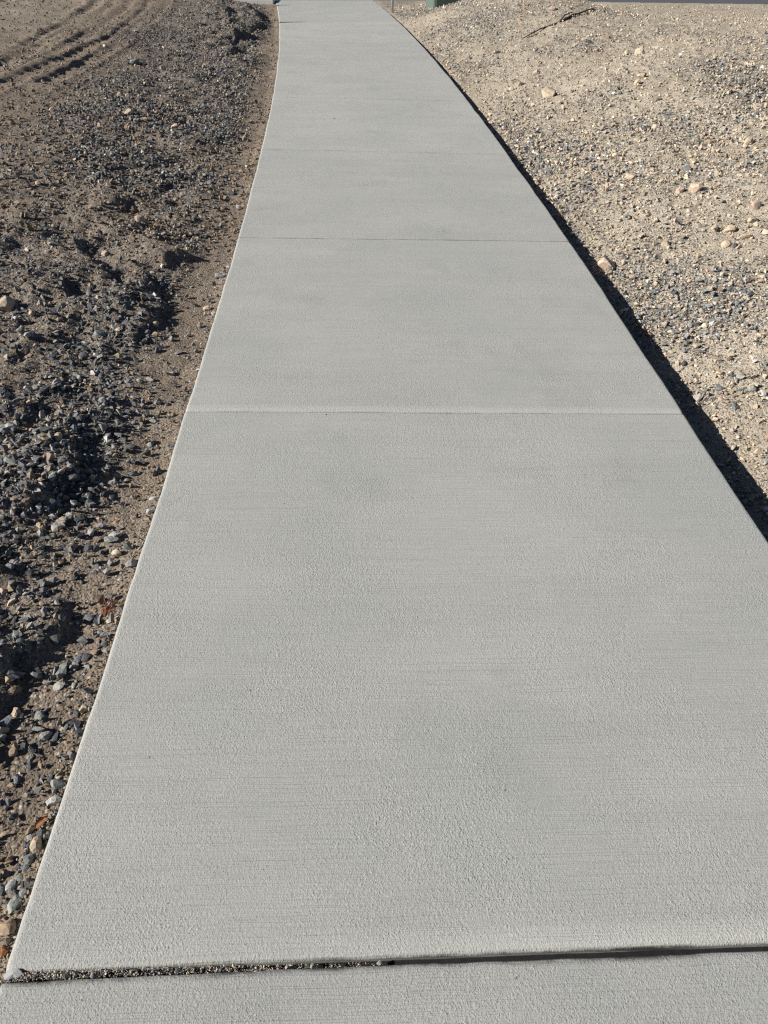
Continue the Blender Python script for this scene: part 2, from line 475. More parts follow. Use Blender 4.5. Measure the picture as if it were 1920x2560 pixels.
ease = np.array([0, .0006, .002, .004, .007, .011, .016, .022, .03])
for j in range(len(JOINTS) - 1):
    (l0, r0), (l1, r1) = JOINTS[j], JOINTS[j + 1]
    W = 1.83
    Lg = .5 * ((l1 - l0) + (r1 - r0))
    g0 = .0015 if j != 2 else None
    am = np.unique(np.concatenate([ease, W - ease, np.linspace(.03, W - .03, 40)]))
    extra_ = Lg - np.array([.045, .06, .08, .10, .13, .16, .2, .25]) if j in (8, 9) else np.array([.05])
    bmn = np.unique(np.concatenate([ease, Lg - ease, extra_, np.linspace(.03, Lg - .03, 60)]))
    A, B = np.meshgrid(am, bmn)
    a, b = A / W, B / Lg
    gs = .0022 + .0022 * np.maximum(fbm(A, 0 * A + j, .3, 3, 72), -.8)
    ge = gs * 1.0
    if j == 2: gs = .003 + .001 * fbm(A, 0 * A, .05, 3, 73)
    if j == 1: ge = .0092 + .0042 * (1 - sm(.0, .36, a)) + .0020 * fbm(A, 0 * A, .05, 3, 71)
    if j == 8: ge = ge + .035 * np.clip(1 - a / .27, 0, 1)
    if j == 9: ge = ge + .045 * np.clip(1 - a / .15, 0, 1)
    y0 = l0 + (r0 - l0) * a + gs
    y1 = l1 + (r1 - l1) * a - ge
    yv = y0 + (y1 - y0) * b
    # edges wander by a millimetre or two, as formed by hand
    xv_l = xl(yv) + .006 * fbm(yv, 0 * yv, .45, 3, 81) + .0016 * fbm(yv, 0 * yv, .05, 2, 83)
    xv_r = xr(yv) + .006 * fbm(yv, 0 * yv, .45, 3, 82) + .0016 * fbm(yv, 0 * yv, .05, 2, 84)
    xv = xv_l + (xv_r - xv_l) * a
    p0, p1 = LIPS.get(j, (.004, .0015, .004, .0015)), LIPS.get(j + 1, (.004, .0015, .004, .0015))
    t0 = 1.0 if j not in (9, 10) else 1 - sm(.2, .5 if j == 9 else .3, a)
    t1 = 1.0 if j + 1 not in (9, 10) else 1 - sm(.2, .5 if j + 1 == 9 else .3, a)
    zv = -lip(A, .012, .011) - lip(W - A, .012, .011)
    if j >= 0: zv = zv - lip(B, p0[2], p0[3]) * t0 - lip(Lg - B, p1[0], p1[1]) * t1
    chip = .0012 * fbm(xv, yv, .02, 3, 91)
    nearlip = np.exp(-np.minimum(B, Lg - B) / .012)
    zv = zv + chip * nearlip + .0016 * fbm(xv, yv, .8, 3, 92)
    nb, na = A.shape
    vid = np.arange(na * nb).reshape(nb, na)
    V = np.stack([xv, yv, zv], -1).reshape(-1, 3)
    Fq = np.stack([vid[:-1, :-1], vid[:-1, 1:], vid[1:, 1:], vid[1:, :-1]], -1).reshape(-1, 4)
    rim = np.concatenate([vid[0, :], vid[1:, -1], vid[-1, -2::-1], vid[-2:0:-1, 0]])
    low = V[rim].copy()
    low[:, 2] = -.16
    li = np.arange(len(rim)) + len(V)
    wall = np.stack([np.roll(rim, -1), rim, li, np.roll(li, -1)], -1)
    V = np.concatenate([V, low])
    sme = np_mesh('slab', V, np.concatenate([Fq, wall]), True)
    uvl = sme.uv_layers.new(name='UVMap')
    U = np.concatenate([np.stack([A.ravel(), (l0 + B).ravel() * 1.0], -1), np.stack([low[:, 0] + low[:, 2], low[:, 1] + .7 * low[:, 2]], -1)])
    li_ = np.empty(len(sme.loops), np.int32)
    sme.loops.foreach_get('vertex_index', li_)
    uvl.data.foreach_set('uv', U[li_].astype(np.float32).ravel())
    tr = sme.attributes.new('trowel', 'FLOAT', 'POINT')
    tv = {2: (1 - sm(.022, .05, B)) * (.35 + .65 * sm(.25, .6, a)), 3: .7 * (1 - sm(.025, .04, B))}.get(j, 0 * B) + 0 * B
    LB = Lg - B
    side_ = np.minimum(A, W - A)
    shade_by_joint = {2: 1.0, 3: .5, 4: .45, 5: .40, 6: .42}                    # shade of each gap painted into the slab colour, by joint
    gv = shade_by_joint.get(j, .16) * (1 - sm(.001, .006 + .012 * (j == 2) , B)) * (j != 2)
    if j == 2: gv = .9 * (1 - sm(.0006, .0042, B)) * sm(.15, .45, a)  # far lip face painted dark, as if the gap shaded it
    gv = np.maximum(gv, shade_by_joint.get(j + 1, .16) * (1 - sm(.002, .007 + .008 * (j == 1), LB)))
    if j == 8: gv = np.maximum(gv, 2.5 * (1 - sm(0, 1, LB / (.20 * np.clip(1 - a / .27, 1e-4, 1)))))  # gap shade painted as a wedge tapering from the left edge
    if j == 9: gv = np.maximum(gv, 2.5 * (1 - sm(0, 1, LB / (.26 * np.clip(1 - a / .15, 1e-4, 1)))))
    gr = sme.attributes.new('joint_shade', 'FLOAT', 'POINT')
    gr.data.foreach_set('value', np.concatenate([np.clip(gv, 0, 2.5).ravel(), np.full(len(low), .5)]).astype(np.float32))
    tr.data.foreach_set('value', np.concatenate([tv.ravel(), np.zeros(len(low))]).astype(np.float32))
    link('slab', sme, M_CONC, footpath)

# ------------------------------------------------------------------ stone shapes
def ico(sub):
    bm = bmesh.new()
    bmesh.ops.create_icosphere(bm, subdivisions=sub, radius=1)
    v = np.array([x.co[:] for x in bm.verts])
    f = np.array([[y.index for y in x.verts] for x in bm.faces])
    bm.free()
    return v, f

def rock_shape(sub, cuts, seed, rough=.1, stretch=(1, .8, .6)):
    r = np.random.default_rng(seed)
    v, f = ico(sub)
    v = v * np.array(stretch)
    v = v * (1 + rough * r.normal(size=(len(v), 1)).clip(-1.5, 1.5))
    for _ in range(cuts):
        d = r.normal(size=3)
        d /= np.linalg.norm(d)
        ext = np.max(v @ d)
        lim = ext * r.uniform(.55, .85)
        over = np.clip(v @ d - lim, 0, None)
        v = v - over[:, None] * d
    v -= (v.max(0) + v.min(0)) / 2
    v /= (v[:, :2].max() - v[:, :2].min()) / 2 + 1e-6
    return v, f
GRIT = [rock_shape(1, 4, 100 + i, .16, (1, random.uniform(.6, .95), random.uniform(.5, .8))) for i in range(10)]
GRIT = []
for i in range(10):
    r = np.random.default_rng(300 + i)
    bm = bmesh.new()
    pts = r.normal(size=(10, 3))
    pts = pts / np.linalg.norm(pts, axis=1)[:, None] * r.uniform(.75, 1.1, (10, 1)) * np.array([1, r.uniform(.55, .9), r.uniform(.45, .75)])
    vs_ = [bm.verts.new(p) for p in pts]
    ret = bmesh.ops.convex_hull(bm, input=vs_)
    bmesh.ops.delete(bm, geom=[g for g in set(ret['geom_interior'] + ret['geom_unused']) if isinstance(g, bmesh.types.BMVert)], context='VERTS')
    bmesh.ops.triangulate(bm, faces=bm.faces)
    bmesh.ops.recalc_face_normals(bm, faces=bm.faces)
    bm.verts.index_update()
    GRIT.append((np.array([v.co[:] for v in bm.verts]), np.array([[v.index for v in fa.verts] for fa in bm.faces])))
    bm.free()

def quat_rot(n, tilt):
    yaw = rng.uniform(0, 2 * math.pi, n)
    ax = rng.uniform(0, 2 * math.pi, n)
    tl = rng.normal(0, tilt, n)
    cy_, sy_ = np.cos(yaw), np.sin(yaw)
    Rz = np.zeros((n, 3, 3)); Rz[:, 0, 0] = cy_; Rz[:, 0, 1] = -sy_; Rz[:, 1, 0] = sy_; Rz[:, 1, 1] = cy_; Rz[:, 2, 2] = 1
    ux, uy = np.cos(ax), np.sin(ax)
    c_, s_ = np.cos(tl), np.sin(tl)
    Rt = np.zeros((n, 3, 3))
    Rt[:, 0, 0] = c_ + ux * ux * (1 - c_); Rt[:, 0, 1] = ux * uy * (1 - c_); Rt[:, 0, 2] = uy * s_
    Rt[:, 1, 0] = ux * uy * (1 - c_); Rt[:, 1, 1] = c_ + uy * uy * (1 - c_); Rt[:, 1, 2] = -ux * s_
    Rt[:, 2, 0] = -uy * s_; Rt[:, 2, 1] = ux * s_; Rt[:, 2, 2] = c_
    return Rt @ Rz

def stone_field(name, x, y, z, size, col, parent=None, label=None, cat=None, tilt=.45):
    n = len(x)
    which = rng.integers(0, len(GRIT), n)
    R = quat_rot(n, tilt)
    VV, FF, CC, off = [], [], [], 0
    for g, (v, f) in enumerate(GRIT):
        k = np.nonzero(which == g)[0]
        if not len(k): continue
        sc = size[k][:, None] * .5 * np.stack([np.ones(len(k)), rng.uniform(.8, 1.15, len(k)), rng.uniform(.75, 1.2, len(k))], -1)
        w = np.einsum('nij,npj->npi', R[k], v[None] * sc[:, None, :]) + np.stack([x[k], y[k], z[k]], -1)[:, None, :]
        VV.append(w.reshape(-1, 3))
        FF.append((f[None] + (np.arange(len(k)) * len(v))[:, None, None] + off).reshape(-1, 3))
        CC.append(np.repeat(col[k], len(v), 0))
        off += len(k) * len(v)
    me = np_mesh(name, np.concatenate(VV), np.concatenate(FF))
    a = me.attributes.new('tint', 'FLOAT_COLOR', 'POINT')
    cc = np.concatenate([np.concatenate(CC), np.ones((off, 1))], 1)
    a.data.foreach_set('color', cc.astype(np.float32).ravel())
    return link(name, me, M_GRAV, parent, 'stuff', label, cat)

PAL_L = np.array([(.068, .073, .079), (.120, .127, .132), (.182, .188, .188), (.27, .27, .26), (.24, .185, .13), (.36, .28, .20), (.50, .48, .44)])
PRB_L = np.array([.17, .23, .22, .17, .11, .07, .03])
PAL_R = np.array([(.50, .41, .31), (.44, .355, .265), (.36, .335, .29), (.21, .225, .235), (.14, .16, .18), (.58, .52, .43), (.64, .62, .57), (.40, .27, .19)])
PRB_R = np.array([.20, .17, .14, .22, .13, .08, .03, .03])

def tints(n, pal, prb):
    c = pal[rng.choice(len(pal), n, p=prb / prb.sum())]
    return c * rng.uniform(.8, 1.2, (n, 1)) * rng.uniform(.96, 1.04, (n, 3))

def scatter(side, count, y0, y1, smin, smax, base, power=2.2):
    """random stones on one bank: denser gravel where the density map says so"""
    m = count * 3
    # more of them close by, where small stones can still be told apart
    y = y0 * (y1 / y0) ** rng.uniform(0, 1, m)
    reach = 1.25 + .62 * y
    if side < 0: x = xl(y) - rng.uniform(.0, 1, m) ** 1.15 * np.minimum(reach, 7)
    else: x = xr(y) + rng.uniform(.0, 1, m) ** 1.05 * np.minimum(reach, 7.5)
    keep = rng.uniform(0, 1, m) < base + (1 - base) * gravel_density(x, y)
    keep &= ~((y > 16.2))
    x, y = x[keep][:count], y[keep][:count]
    u = rng.uniform(0, 1, len(x))
    s = (smin ** (1 - power) + u * (smax ** (1 - power) - smin ** (1 - power))) ** (1 / (1 - power))
    e = np.where(side < 0, xl(y) - x, x - xr(y))
    k = e > s * .55 - .004
    x, y, s = x[k], y[k], s[k]
    return x, y, height(x, y) + s * rng.uniform(.08, .42, len(s)), s

for side, name, pal, prb, layers, label in (
        (-1, 'gravel', PAL_L, PRB_L, [(24000, .35, 4.0, .003, .008, .16), (20000, .35, 7.5, .007, .015, .05), (17000, .5, 15, .013, .030, .03), (4500, .8, 16, .028, .045, .03), (9000, 5.0, 16.2, .02, .05, .03)],
         'dark crushed slate gravel heaped along the left edge of the footpath'),
        (1, 'gravel', PAL_R, PRB_R, [(12000, 1.0, 4.0, .004, .010, .35), (20000, 1.0, 8.0, .008, .018, .2), (24000, 1.2, 15, .014, .032, .15), (2600, 1.6, 16, .030, .048, .08), (11000, 5.0, 16, .02, .05, .1)],
         'pale tan and blue grey gravel spread over the bank right of the footpath')):
    parts = [scatter(side, c, a, b, s0, s1, bs) for c, a, b, s0, s1, bs in layers]
    x, y, z, s = (np.concatenate([p[i] for p in parts]) for i in range(4))
    col = tints(len(x), pal, prb)
    if side > 0:                                   # slate collects in streaks, tan pebbles lie in between
        swap = (col[:, 2] > col[:, 0]) & (rng.uniform(0, 1, len(x)) > 1.5 * gravel_density(x, y))
        col[swap] = tints(int(swap.sum()), pal[:3], prb[:3])
    stone_field(name, x, y, z, s, col, label=label, cat='gravel')

# crumbs and clods of the bare soil itself
for side, pal, n_, label in ((-1, np.array([(.23, .175, .125), (.28, .22, .16), (.19, .145, .105)]), 9000, 'crumbled brown soil clods strewn over the bare ground left of the footpath'),
                             (1, np.array([(.44, .375, .285), (.50, .43, .335), (.38, .325, .25)]), 9000, 'crumbled pale tan soil clods strewn over the bank right of the footpath')):
    parts = [scatter(side, n_ if side < 0 else 2 * n_, .4 if side < 0 else 1.1, 7, .005, .028, .9, 2.4), scatter(side, int(1.4 * n_), 4, 16.2, .016, .055, .9, 2.6)]
    x, y, z, s = (np.concatenate([p[i] for p in parts]) for i in range(4))
    stone_field('soil_clods', x, y, z - .1 * s, s, tints(len(x), pal, np.ones(3)), label=label, cat='soil clods')

for side, pal, m_ in ((-1, np.concatenate([PAL_L, [(.23, .18, .135), (.28, .225, .17)] * 5]), 2600), (1, PAL_R, 1500)):
    y = .4 * (9 / .4) ** rng.uniform(0, 1, m_)
    s = .002 + .009 * rng.uniform(0, 1, m_) ** 2 * (1 + .1 * y)
    d = s * .45 + np.abs(rng.normal(0, .022, m_))
    x = xl(y) - d if side < 0 else xr(y) + d
    stone_field('edge_crumbs', x, y, height(x, y) + .2 * s, s, tints(m_, pal, np.ones(len(pal))), label='loose crumbs and grit caught against the %s edge of the footpath' % ('left' if side < 0 else 'right'), cat='grit')

# sand and small stones washed into the open joint, a part of the footpath
n = 2600
a = rng.uniform(0, 1, n) ** 1.9 * .60
xx = xl(.5) + a * 1.83
yj = .485 + (.548 - .485) * a
wid = .0092 + .0042 * (1 - sm(0, .36, a))
yy_ = yj - wid * rng.uniform(0, 1, n) + .001
ss = .0015 + .0055 * rng.uniform(0, 1, n) ** 2.6
zz = -.0045 - .019 * sm(.14, .42, a) + rng.uniform(-.003, .001, n)
stone_field('joint_grit', xx, yy_, zz, ss, tints(n, PAL_R * 1.05, PRB_R), parent=footpath)
bm = bmesh.new()
box(bm, (-.64, .455, -.16), (1.13, .565, -.020))
for v in bm.verts: v.co.y += (v.co.x + .66) / 1.83 * .05
link('joint_filler', bm_mesh(bm, 'joint_filler'), M_FILL, footpath)

# ------------------------------------------------------------------ stones that can be picked out one by one
ANG = [rock_shape(2, 11, 40 + i, .035, (1, random.uniform(.6, .9), random.uniform(.5, .75))) for i in range(8)]
RND = [rock_shape(2, 7, 60 + i, .07, (1, random.uniform(.75, .95), random.uniform(.65, .85))) for i in range(6)]
FLT = [rock_shape(2, 9, 80 + i, .03, (1, random.uniform(.5, .8), random.uniform(.28, .42))) for i in range(5)]
SHAPES = {}
for key, lst in (('a', ANG), ('r', RND), ('f', FLT)):
    SHAPES[key] = []
    for v, f in lst:
        sm_ = np_mesh('stone', v, f)
        sm_.materials.append(M_STONE)
        SHAPES[key].append(sm_)
COL = {'tan': (.46, .375, .28), 'pink': (.47, .37, .30), 'grey': (.235, .24, .235), 'dark': (.078, .083, .089), 'blue': (.135, .148, .160),
       'light': (.32, .325, .31), 'white': (.54, .53, .50), 'green': (.25, .27, .245), 'cream': (.52, .46, .36), 'rust': (.26, .115, .05), 'brown': (.30, .225, .155)}

def stone(x, y, w, shape, col, label, group=None, yaw=None, sink=.36, z=None):
    me = random.choice(SHAPES[shape])
    o = bpy.data.objects.new('stone', me)
    C.objects.link(o)
    zs = random.uniform(.85, 1.15)
    o.scale = (w / 2, w / 2 * random.uniform(.85, 1.1), w / 2 * zs)
    zext = max(v.co.z for v in me.vertices) * o.scale.z
    o.location = (x, y, (hz(x, y) if z is None else z) + zext * (1 - 2 * sink))
    o.rotation_euler = (random.gauss(0, .22), random.gauss(0, .22), random.uniform(0, 6.28) if yaw is None else yaw)
    k = random.uniform(.88, 1.12)
    o.color = (*(min(1, c * k) for c in COL[col]), 1)
    o['label'], o['category'] = label, 'stone'
    if group: o['group'] = group
    return o

#   pixel x, y, width in pixels, shape, colour, label
PICKED = [
    (337, 160, 24, 'a', 'green', 'pale lumpy stone standing alone near the tyre tracks, casting a long shadow'),
    (323, 284, 24, 'r', 'tan', 'tan block at the far end of the grey gravel, below a second paler stone'),
    (302, 240, 16, 'r', 'pink', 'pinkish stone on the far edge of the grey gravel, above the tan block'),
    (438, 318, 24, 'a', 'pink', 'pink tan wedge shaped stone in grey gravel, halfway between tyre tracks and footpath'),
    (364, 300, 12, 'r', 'tan', 'small tan stone just right of the tan block in the far gravel'),
    (392, 284, 14, 'r', 'brown', 'brown rounded stone in the far gravel, up from the pink tan wedge'),
    (428, 222, 16, 'a', 'white', 'upright whitish stone in the far left gravel'),
    (131, 277, 15, 'r', 'pink', 'lone pinkish stone on the smooth brown soil near the tyre tracks'),
    (364, 211, 14, 'r', 'tan', 'tan stone leading a cluster at the far end of the left gravel'),
    (350, 205, 10, 'r', 'brown', 'small brown stone touching the tan one in the far cluster'),
    (282, 252, 16, 'a', 'light', 'light grey stone on the left rim of the far gravel cluster'),
    (388, 287, 10, 'a', 'grey', 'small grey stone pressed against the brown rounded one in the far gravel'),
    (350, 553, 26, 'a', 'tan', 'upright tan stone with a bright lit face in the middle of the left gravel'),
    (341, 572, 14, 'a', 'light', 'light grey chip at the foot of the upright tan stone'),
    (382, 572, 12, 'a', 'light', 'second light chip, to the right of the upright tan stone'),
    (263, 640, 18, 'r', 'tan', 'tan pebble at the top end of the long shadowed ridge in the gravel'),
    (96, 462, 16, 'r', 'tan', 'small tan stone alone in brown soil at the far left'),
    (18, 769, 42, 'r', 'tan', 'big rounded tan stone at the left border of the photo with a dark shadow'),
    (80, 782, 24, 'r', 'tan', 'tan stone beside the big rounded one at the left border'),
    (389, 810, 18, 'r', 'tan', 'pale tan stone at the lower end of the long shadowed ridge'),
    (550, 693, 26, 'a', 'grey', 'grey block lying against the path, alone on brown soil beside the third slab'),
    (518, 776, 20, 'r', 'tan', 'tan stone in a small group near the path, below the grey block'),
    (534, 786, 14, 'r', 'pink', 'pinkish stone nearest the path in the small tan group'),
    (500, 812, 16, 'a', 'brown', 'brown stone lowest in the small tan group by the path'),
    (110, 982, 44, 'f', 'dark', 'large dark slate plate lying tilted in the left gravel'),
    (145, 960, 26, 'a', 'light', 'light stone just above the large dark slate plate'),
    (165, 972, 20, 'a', 'tan', 'tan stone at the right end of the large dark slate plate'),
    (376, 950, 24, 'a', 'light', 'light grey stone in a dark patch of gravel near the first joint'),
    (350, 955, 18, 'a', 'grey', 'grey stone left of the light one in the dark patch'),
    (224, 734, 24, 'a', 'blue', 'blue grey stone standing on gravel left of the long ridge shadow'),
    (244, 745, 18, 'a', 'light', 'light faceted stone right beside the blue grey standing stone'),
    (577, 485, 28, 'f', 'dark', 'dark flat stone casting a shadow at the soil strip by the second slab'),
    (211, 897, 26, 'r', 'dark', 'dark rounded stone on bare brown soil between two gravel patches'),
    (250, 842, 26, 'a', 'grey', 'grey faceted stone below the end of the long ridge'),
    (69, 837, 20, 'a', 'light', 'light grey cube like stone in the dark gravel at far left'),
    (38, 868, 22, 'a', 'grey', 'mid grey stone below the light cube like one'),
    (130, 895, 20, 'a', 'blue', 'bluish stone in dark gravel left of the rounded dark stone'),
    (387, 1054, 26, 'a', 'light', 'light grey block in brown soil just below the first joint line'),
    (221, 1087, 28, 'a', 'tan', 'tan topped stone above the deep shadow hollow in the gravel'),
    (186, 1076, 24, 'a', 'light', 'pale triangular stone left of the tan topped one'),
    (203, 1048, 24, 'r', 'dark', 'dark rounded stone above the pale triangular one'),
    (148, 1096, 22, 'r', 'tan', 'tan stone in the gravel left of the pale triangular stone'),
    (135, 1115, 26, 'a', 'blue', 'dark blue block under the tan stone in the gravel'),
    (27, 1156, 38, 'f', 'green', 'greenish grey flat stone near the left border of the photo'),
    (177, 1163, 20, 'a', 'light', 'light rounded stone on the ridge left of the deep shadow hollow'),
    (158, 1152, 28, 'f', 'grey', 'grey flat stone next to the light one on the ridge'),
    (221, 1183, 18, 'r', 'tan', 'tan pebble lit at the lower rim of the deep shadow hollow'),
    (181, 1197, 38, 'a', 'dark', 'large dark block below the ridge with one lit edge'),
    (72, 1193, 28, 'a', 'blue', 'dark blue angular stone left of the large dark block'),
    (25, 1185, 24, 'a', 'pink', 'pinkish stone just below the greenish flat stone'),
    (13, 1080, 28, 'a', 'grey', 'grey slanted stone cut by the left border below the dark hollow'),
    (351, 1159, 26, 'f', 'dark', 'dark flat stone on the brown soil strip, right of a smaller grey one'),
    (322, 1157, 20, 'f', 'grey', 'grey flat pebble left of the dark flat stone on the soil strip'),
    (275, 1134, 22, 'a', 'grey', 'grey stone on the soil strip edge with a dark shadow beside it'),
    (271, 1087, 18, 'a', 'dark', 'dark small stone right of the tan topped stone'),
    (330, 1118, 18, 'a', 'dark', 'dark stone in the group on the soil strip below the first joint'),
    (378, 1112, 22, 'a', 'grey', 'grey stone in the group on the soil strip, nearest the path'),
    (365, 1138, 16, 'a', 'brown', 'brown stone below the grey one in the group on the soil strip'),
    (344, 1183, 16, 'a', 'light', 'light grey chip alone on soil below the dark flat stone'),
    (318, 1203, 14, 'a', 'light', 'small light stone beside the chip on the open soil strip'),
    (118, 1273, 20, 'f', 'white', 'white elongated chip in dark gravel'),
    (383, 1250, 22, 'a', 'white', 'white stone with dark side touching the slab edge'),
    (378, 1280, 24, 'a', 'light', 'light grey stone touching the slab edge just below the white one'),
    (222, 1246, 24, 'a', 'grey', 'grey lump between gravel and the bare soil strip'),
    (204, 1302, 32, 'a', 'dark', 'dark split stone with a sharp lit face'),
    (289, 1307, 20, 'f', 'brown', 'flat brown stone with a long shadow on the soil strip'),
    (280, 1354, 34, 'f', 'grey', 'long flat grey stone half buried in the soil strip'),
    (300, 1342, 16, 'a', 'white', 'white cornered stone resting on the end of the long flat one'),
    (293, 1387, 24, 'a', 'cream', 'cream stone throwing a broad dark shadow on the soil strip'),
    (224, 1374, 26, 'r', 'dark', 'dark rounded stone left of the cream stone'),
    (180, 1395, 18, 'a', 'brown', 'brown stone with a long thin shadow at the gravel edge'),
    (329, 1412, 32, 'a', 'grey', 'grey broken stone leaning on the slab edge beside the longest slab'),
    (240, 1415, 22, 'f', 'blue', 'blue grey flat stone below the dark rounded one'),
    (29, 1506, 28, 'r', 'tan', 'tan stone amid dark gravel at the left border, level with the rusty weed'),
    (10, 1480, 24, 'a', 'pink', 'pink stone cut by the left border above the tan one'),
    (275, 1555, 22, 'a', 'cream', 'cream wedge beside the slab just below the rusty weed'),
    (224, 1548, 28, 'f', 'blue', 'blue grey flat stone left of the cream wedge'),
    (196, 1560, 18, 'a', 'grey', 'grey stone touching the blue grey flat one'),
    (190, 1543, 22, 'a', 'dark', 'dark stone behind the blue grey flat one'),
    (157, 1548, 16, 'r', 'light', 'light pebble left of the dark stone near the rusty weed'),
    (262, 1612, 22, 'a', 'blue', 'blue grey stone wedged under the slab edge'),
    (214, 1645, 28, 'a', 'dark', 'dark stone on the soil strip above the pair of pale green plates'),
    (195, 1652, 22, 'a', 'blue', 'bluish stone left of the dark one on the soil strip'),
    (150, 1684, 48, 'f', 'green', 'pale green grey sharp plate, upper of the pair'),
    (145, 1722, 36, 'f', 'light', 'pale grey plate, lower of the pair'),
    (182, 1672, 32, 'f', 'grey', 'grey sharp plate right of the pale green one'),
    (186, 1718, 18, 'a', 'light', 'light triangular chip right of the pale pair'),
    (33, 1730, 40, 'a', 'brown', 'brown tilted block at the left border beside deep shadow'),
    (222, 1740, 16, 'r', 'white', 'whitish pebble tucked against the slab'),
    (208, 1776, 26, 'a', 'cream', 'cream triangular stone by the slab edge'),
    (193, 1788, 20, 'a', 'dark', 'dark stone under the cream triangular one'),
    (17, 1815, 42, 'a', 'blue', 'large blue grey block at the left border with black shadow'),
    (41, 1783, 28, 'r', 'tan', 'tan stone above the large blue grey block'),
    (100, 1792, 26, 'a', 'green', 'greenish stone on brown soil above a grey one'),
    (112, 1803, 18, 'a', 'blue', 'blue chip under the greenish stone'),
    (117, 1844, 28, 'a', 'grey', 'grey stone lying alone mid soil strip with a long shadow'),
    (83, 1830, 24, 'a', 'dark', 'dark stone left of the lone grey stone'),
    (78, 1898, 26, 'f', 'green', 'green grey flat stone on brown soil'),
    (76, 1920, 24, 'f', 'dark', 'dark flat stone just below the green grey flat one'),
    (36, 1888, 24, 'r', 'brown', 'brown clod left of the green grey flat stone'),
    (148, 1943, 22, 'r', 'cream', 'cream pebble close to the slab, above a grey one'),
    (144, 1966, 32, 'a', 'grey', 'grey broken stone under the cream pebble'),
    (129, 1950, 22, 'a', 'dark', 'dark stone left of the cream pebble'),
    (45, 1950, 34, 'a', 'blue', 'dark bluish stone in soil left of the cream pebble'),
    (100, 1960, 18, 'a', 'dark', 'small dark stone midway across the soil strip near the cream pebble'),
    (136, 2005, 34, 'a', 'white', 'white quartz lump against the slab edge'),
    (121, 2068, 14, 'r', 'cream', 'cream pebble under the orange leaf'),
    (76, 2089, 30, 'a', 'light', 'pale grey wedge with a black shadow beside the large tan clod'),
    (92, 2116, 40, 'r', 'tan', 'large tan clod against the slab edge'),
    (104, 2085, 24, 'a', 'dark', 'dark stone above the large tan clod'),
    (76, 2150, 30, 'a', 'grey', 'grey stone below the large tan clod'),
    (64, 2170, 24, 'a', 'blue', 'blue grey stone below the grey one under the tan clod'),
    (50, 2195, 24, 'f', 'green', 'green grey flat stone in the narrow soil strip'),
    (74, 2212, 26, 'a', 'dark', 'dark stone against the slab low in the narrow soil strip'),
    (29, 2220, 34, 'a', 'light', 'pale grey sharp stone in the cluster by the lower slab edge'),
    (43, 2238, 30, 'a', 'dark', 'dark stone in the middle of the cluster by the lower slab edge'),
    (61, 2236, 26, 'a', 'grey', 'grey upright stone in the cluster, nearest the slab'),
    (39, 2264, 44, 'a', 'green', 'large greenish stone lowest in the cluster by the slab edge'),
    (5, 2228, 28, 'a', 'blue', 'blue grey stone in the cluster cut by the left border'),
    (22, 2322, 52, 'a', 'brown', 'large brown block half hidden under the lower slab edge'),
    (6, 2386, 34, 'r', 'rust', 'rust red clod at the left border by the open joint'),
    # ---- right bank
    (1374, 241, 46, 'r', 'tan', 'largest tan boulder on the right bank, midway up'),
    (1338, 183, 20, 'r', 'tan', 'tan stone up the bank behind the largest tan boulder'),
    (1302, 211, 20, 'r', 'tan', 'tan stone left of the largest boulder, halfway to the path'),
    (1278, 226, 14, 'r', 'cream', 'cream pebble nearest the path in the row behind the largest boulder'),
    (1241, 133, 26, 'f', 'tan', 'flat tan stone high on the bank near the path'),
    (1380, 25, 18, 'r', 'pink', 'pink stone at the far end of the bank beyond the dark stick'),
    (1602, 136, 30, 'a', 'cream', 'cream block in the far gravel, right one of a pair'),
    (1566, 136, 22, 'a', 'tan', 'tan stone in the far gravel, left one of a pair'),
    (1607, 191, 24, 'a', 'brown', 'brown sharp stone with a dark right side up on the bank'),
    (1593, 211, 18, 'r', 'tan', 'tan pebble just in front of the brown sharp stone'),
    (1521, 98, 18, 'a', 'brown', 'brown stone in the dark stony patch beyond the pair'),
    (1472, 108, 18, 'a', 'dark', 'dark stone left of the brown one in the stony patch'),
    (1893, 272, 24, 'r', 'tan', 'tan stone high on the bank at the right border'),
    (1612, 322, 32, 'f', 'dark', 'dark flat stone standing in for the shade of a black gap in mid bank'),  # added dark stone in place of a shadowed hole
    (1636, 322, 14, 'r', 'tan', 'tan pebble at the right end of the black gap'),
    (1775, 355, 26, 'a', 'brown', 'reddish brown stone on the bank, up from the tan cluster'),
    (1870, 358, 24, 'r', 'tan', 'tan stone right of the reddish brown one'),
    (1738, 477, 36, 'r', 'tan', 'rounded tan stone with a paler one to its left'),
    (1699, 480, 24, 'r', 'pink', 'pinkish stone left of the rounded tan one'),
    (1577, 446, 28, 'r', 'tan', 'tan stone with a split dark shadow in the middle of the bank'),
    (1730, 408, 22, 'a', 'tan', 'tan stone behind a blue grey one on the bank'),
    (1716, 428, 26, 'a', 'blue', 'blue grey stone in front of a tan one on the bank'),
    (1516, 667, 42, 'r', 'tan', 'pale tan boulder standing at the rim of the slab shadow'),
    (1556, 657, 18, 'r', 'tan', 'tan pebble just right of the boulder at the shadow rim'),
    (1664, 616, 28, 'a', 'tan', 'tan triangular stone alone on the bank'),
    (1786, 573, 20, 'r', 'tan', 'tan pebble leftmost in the row of tan stones'),
    (1823, 579, 30, 'r', 'tan', 'tan stone second in the row of tan stones'),
    (1863, 596, 34, 'r', 'tan', 'big tan stone at the right end of the row of tan stones'),
    (1882, 553, 32, 'a', 'tan', 'tan faceted stone behind the row of tan stones'),
    (1890, 516, 28, 'r', 'pink', 'pinkish round stone above the faceted one at the right border'),
    (1815, 618, 24, 'r', 'tan', 'tan stone in front of the row, beside a blue chip'),
    (1836, 618, 20, 'f', 'blue', 'blue chip in front of the row of tan stones'),
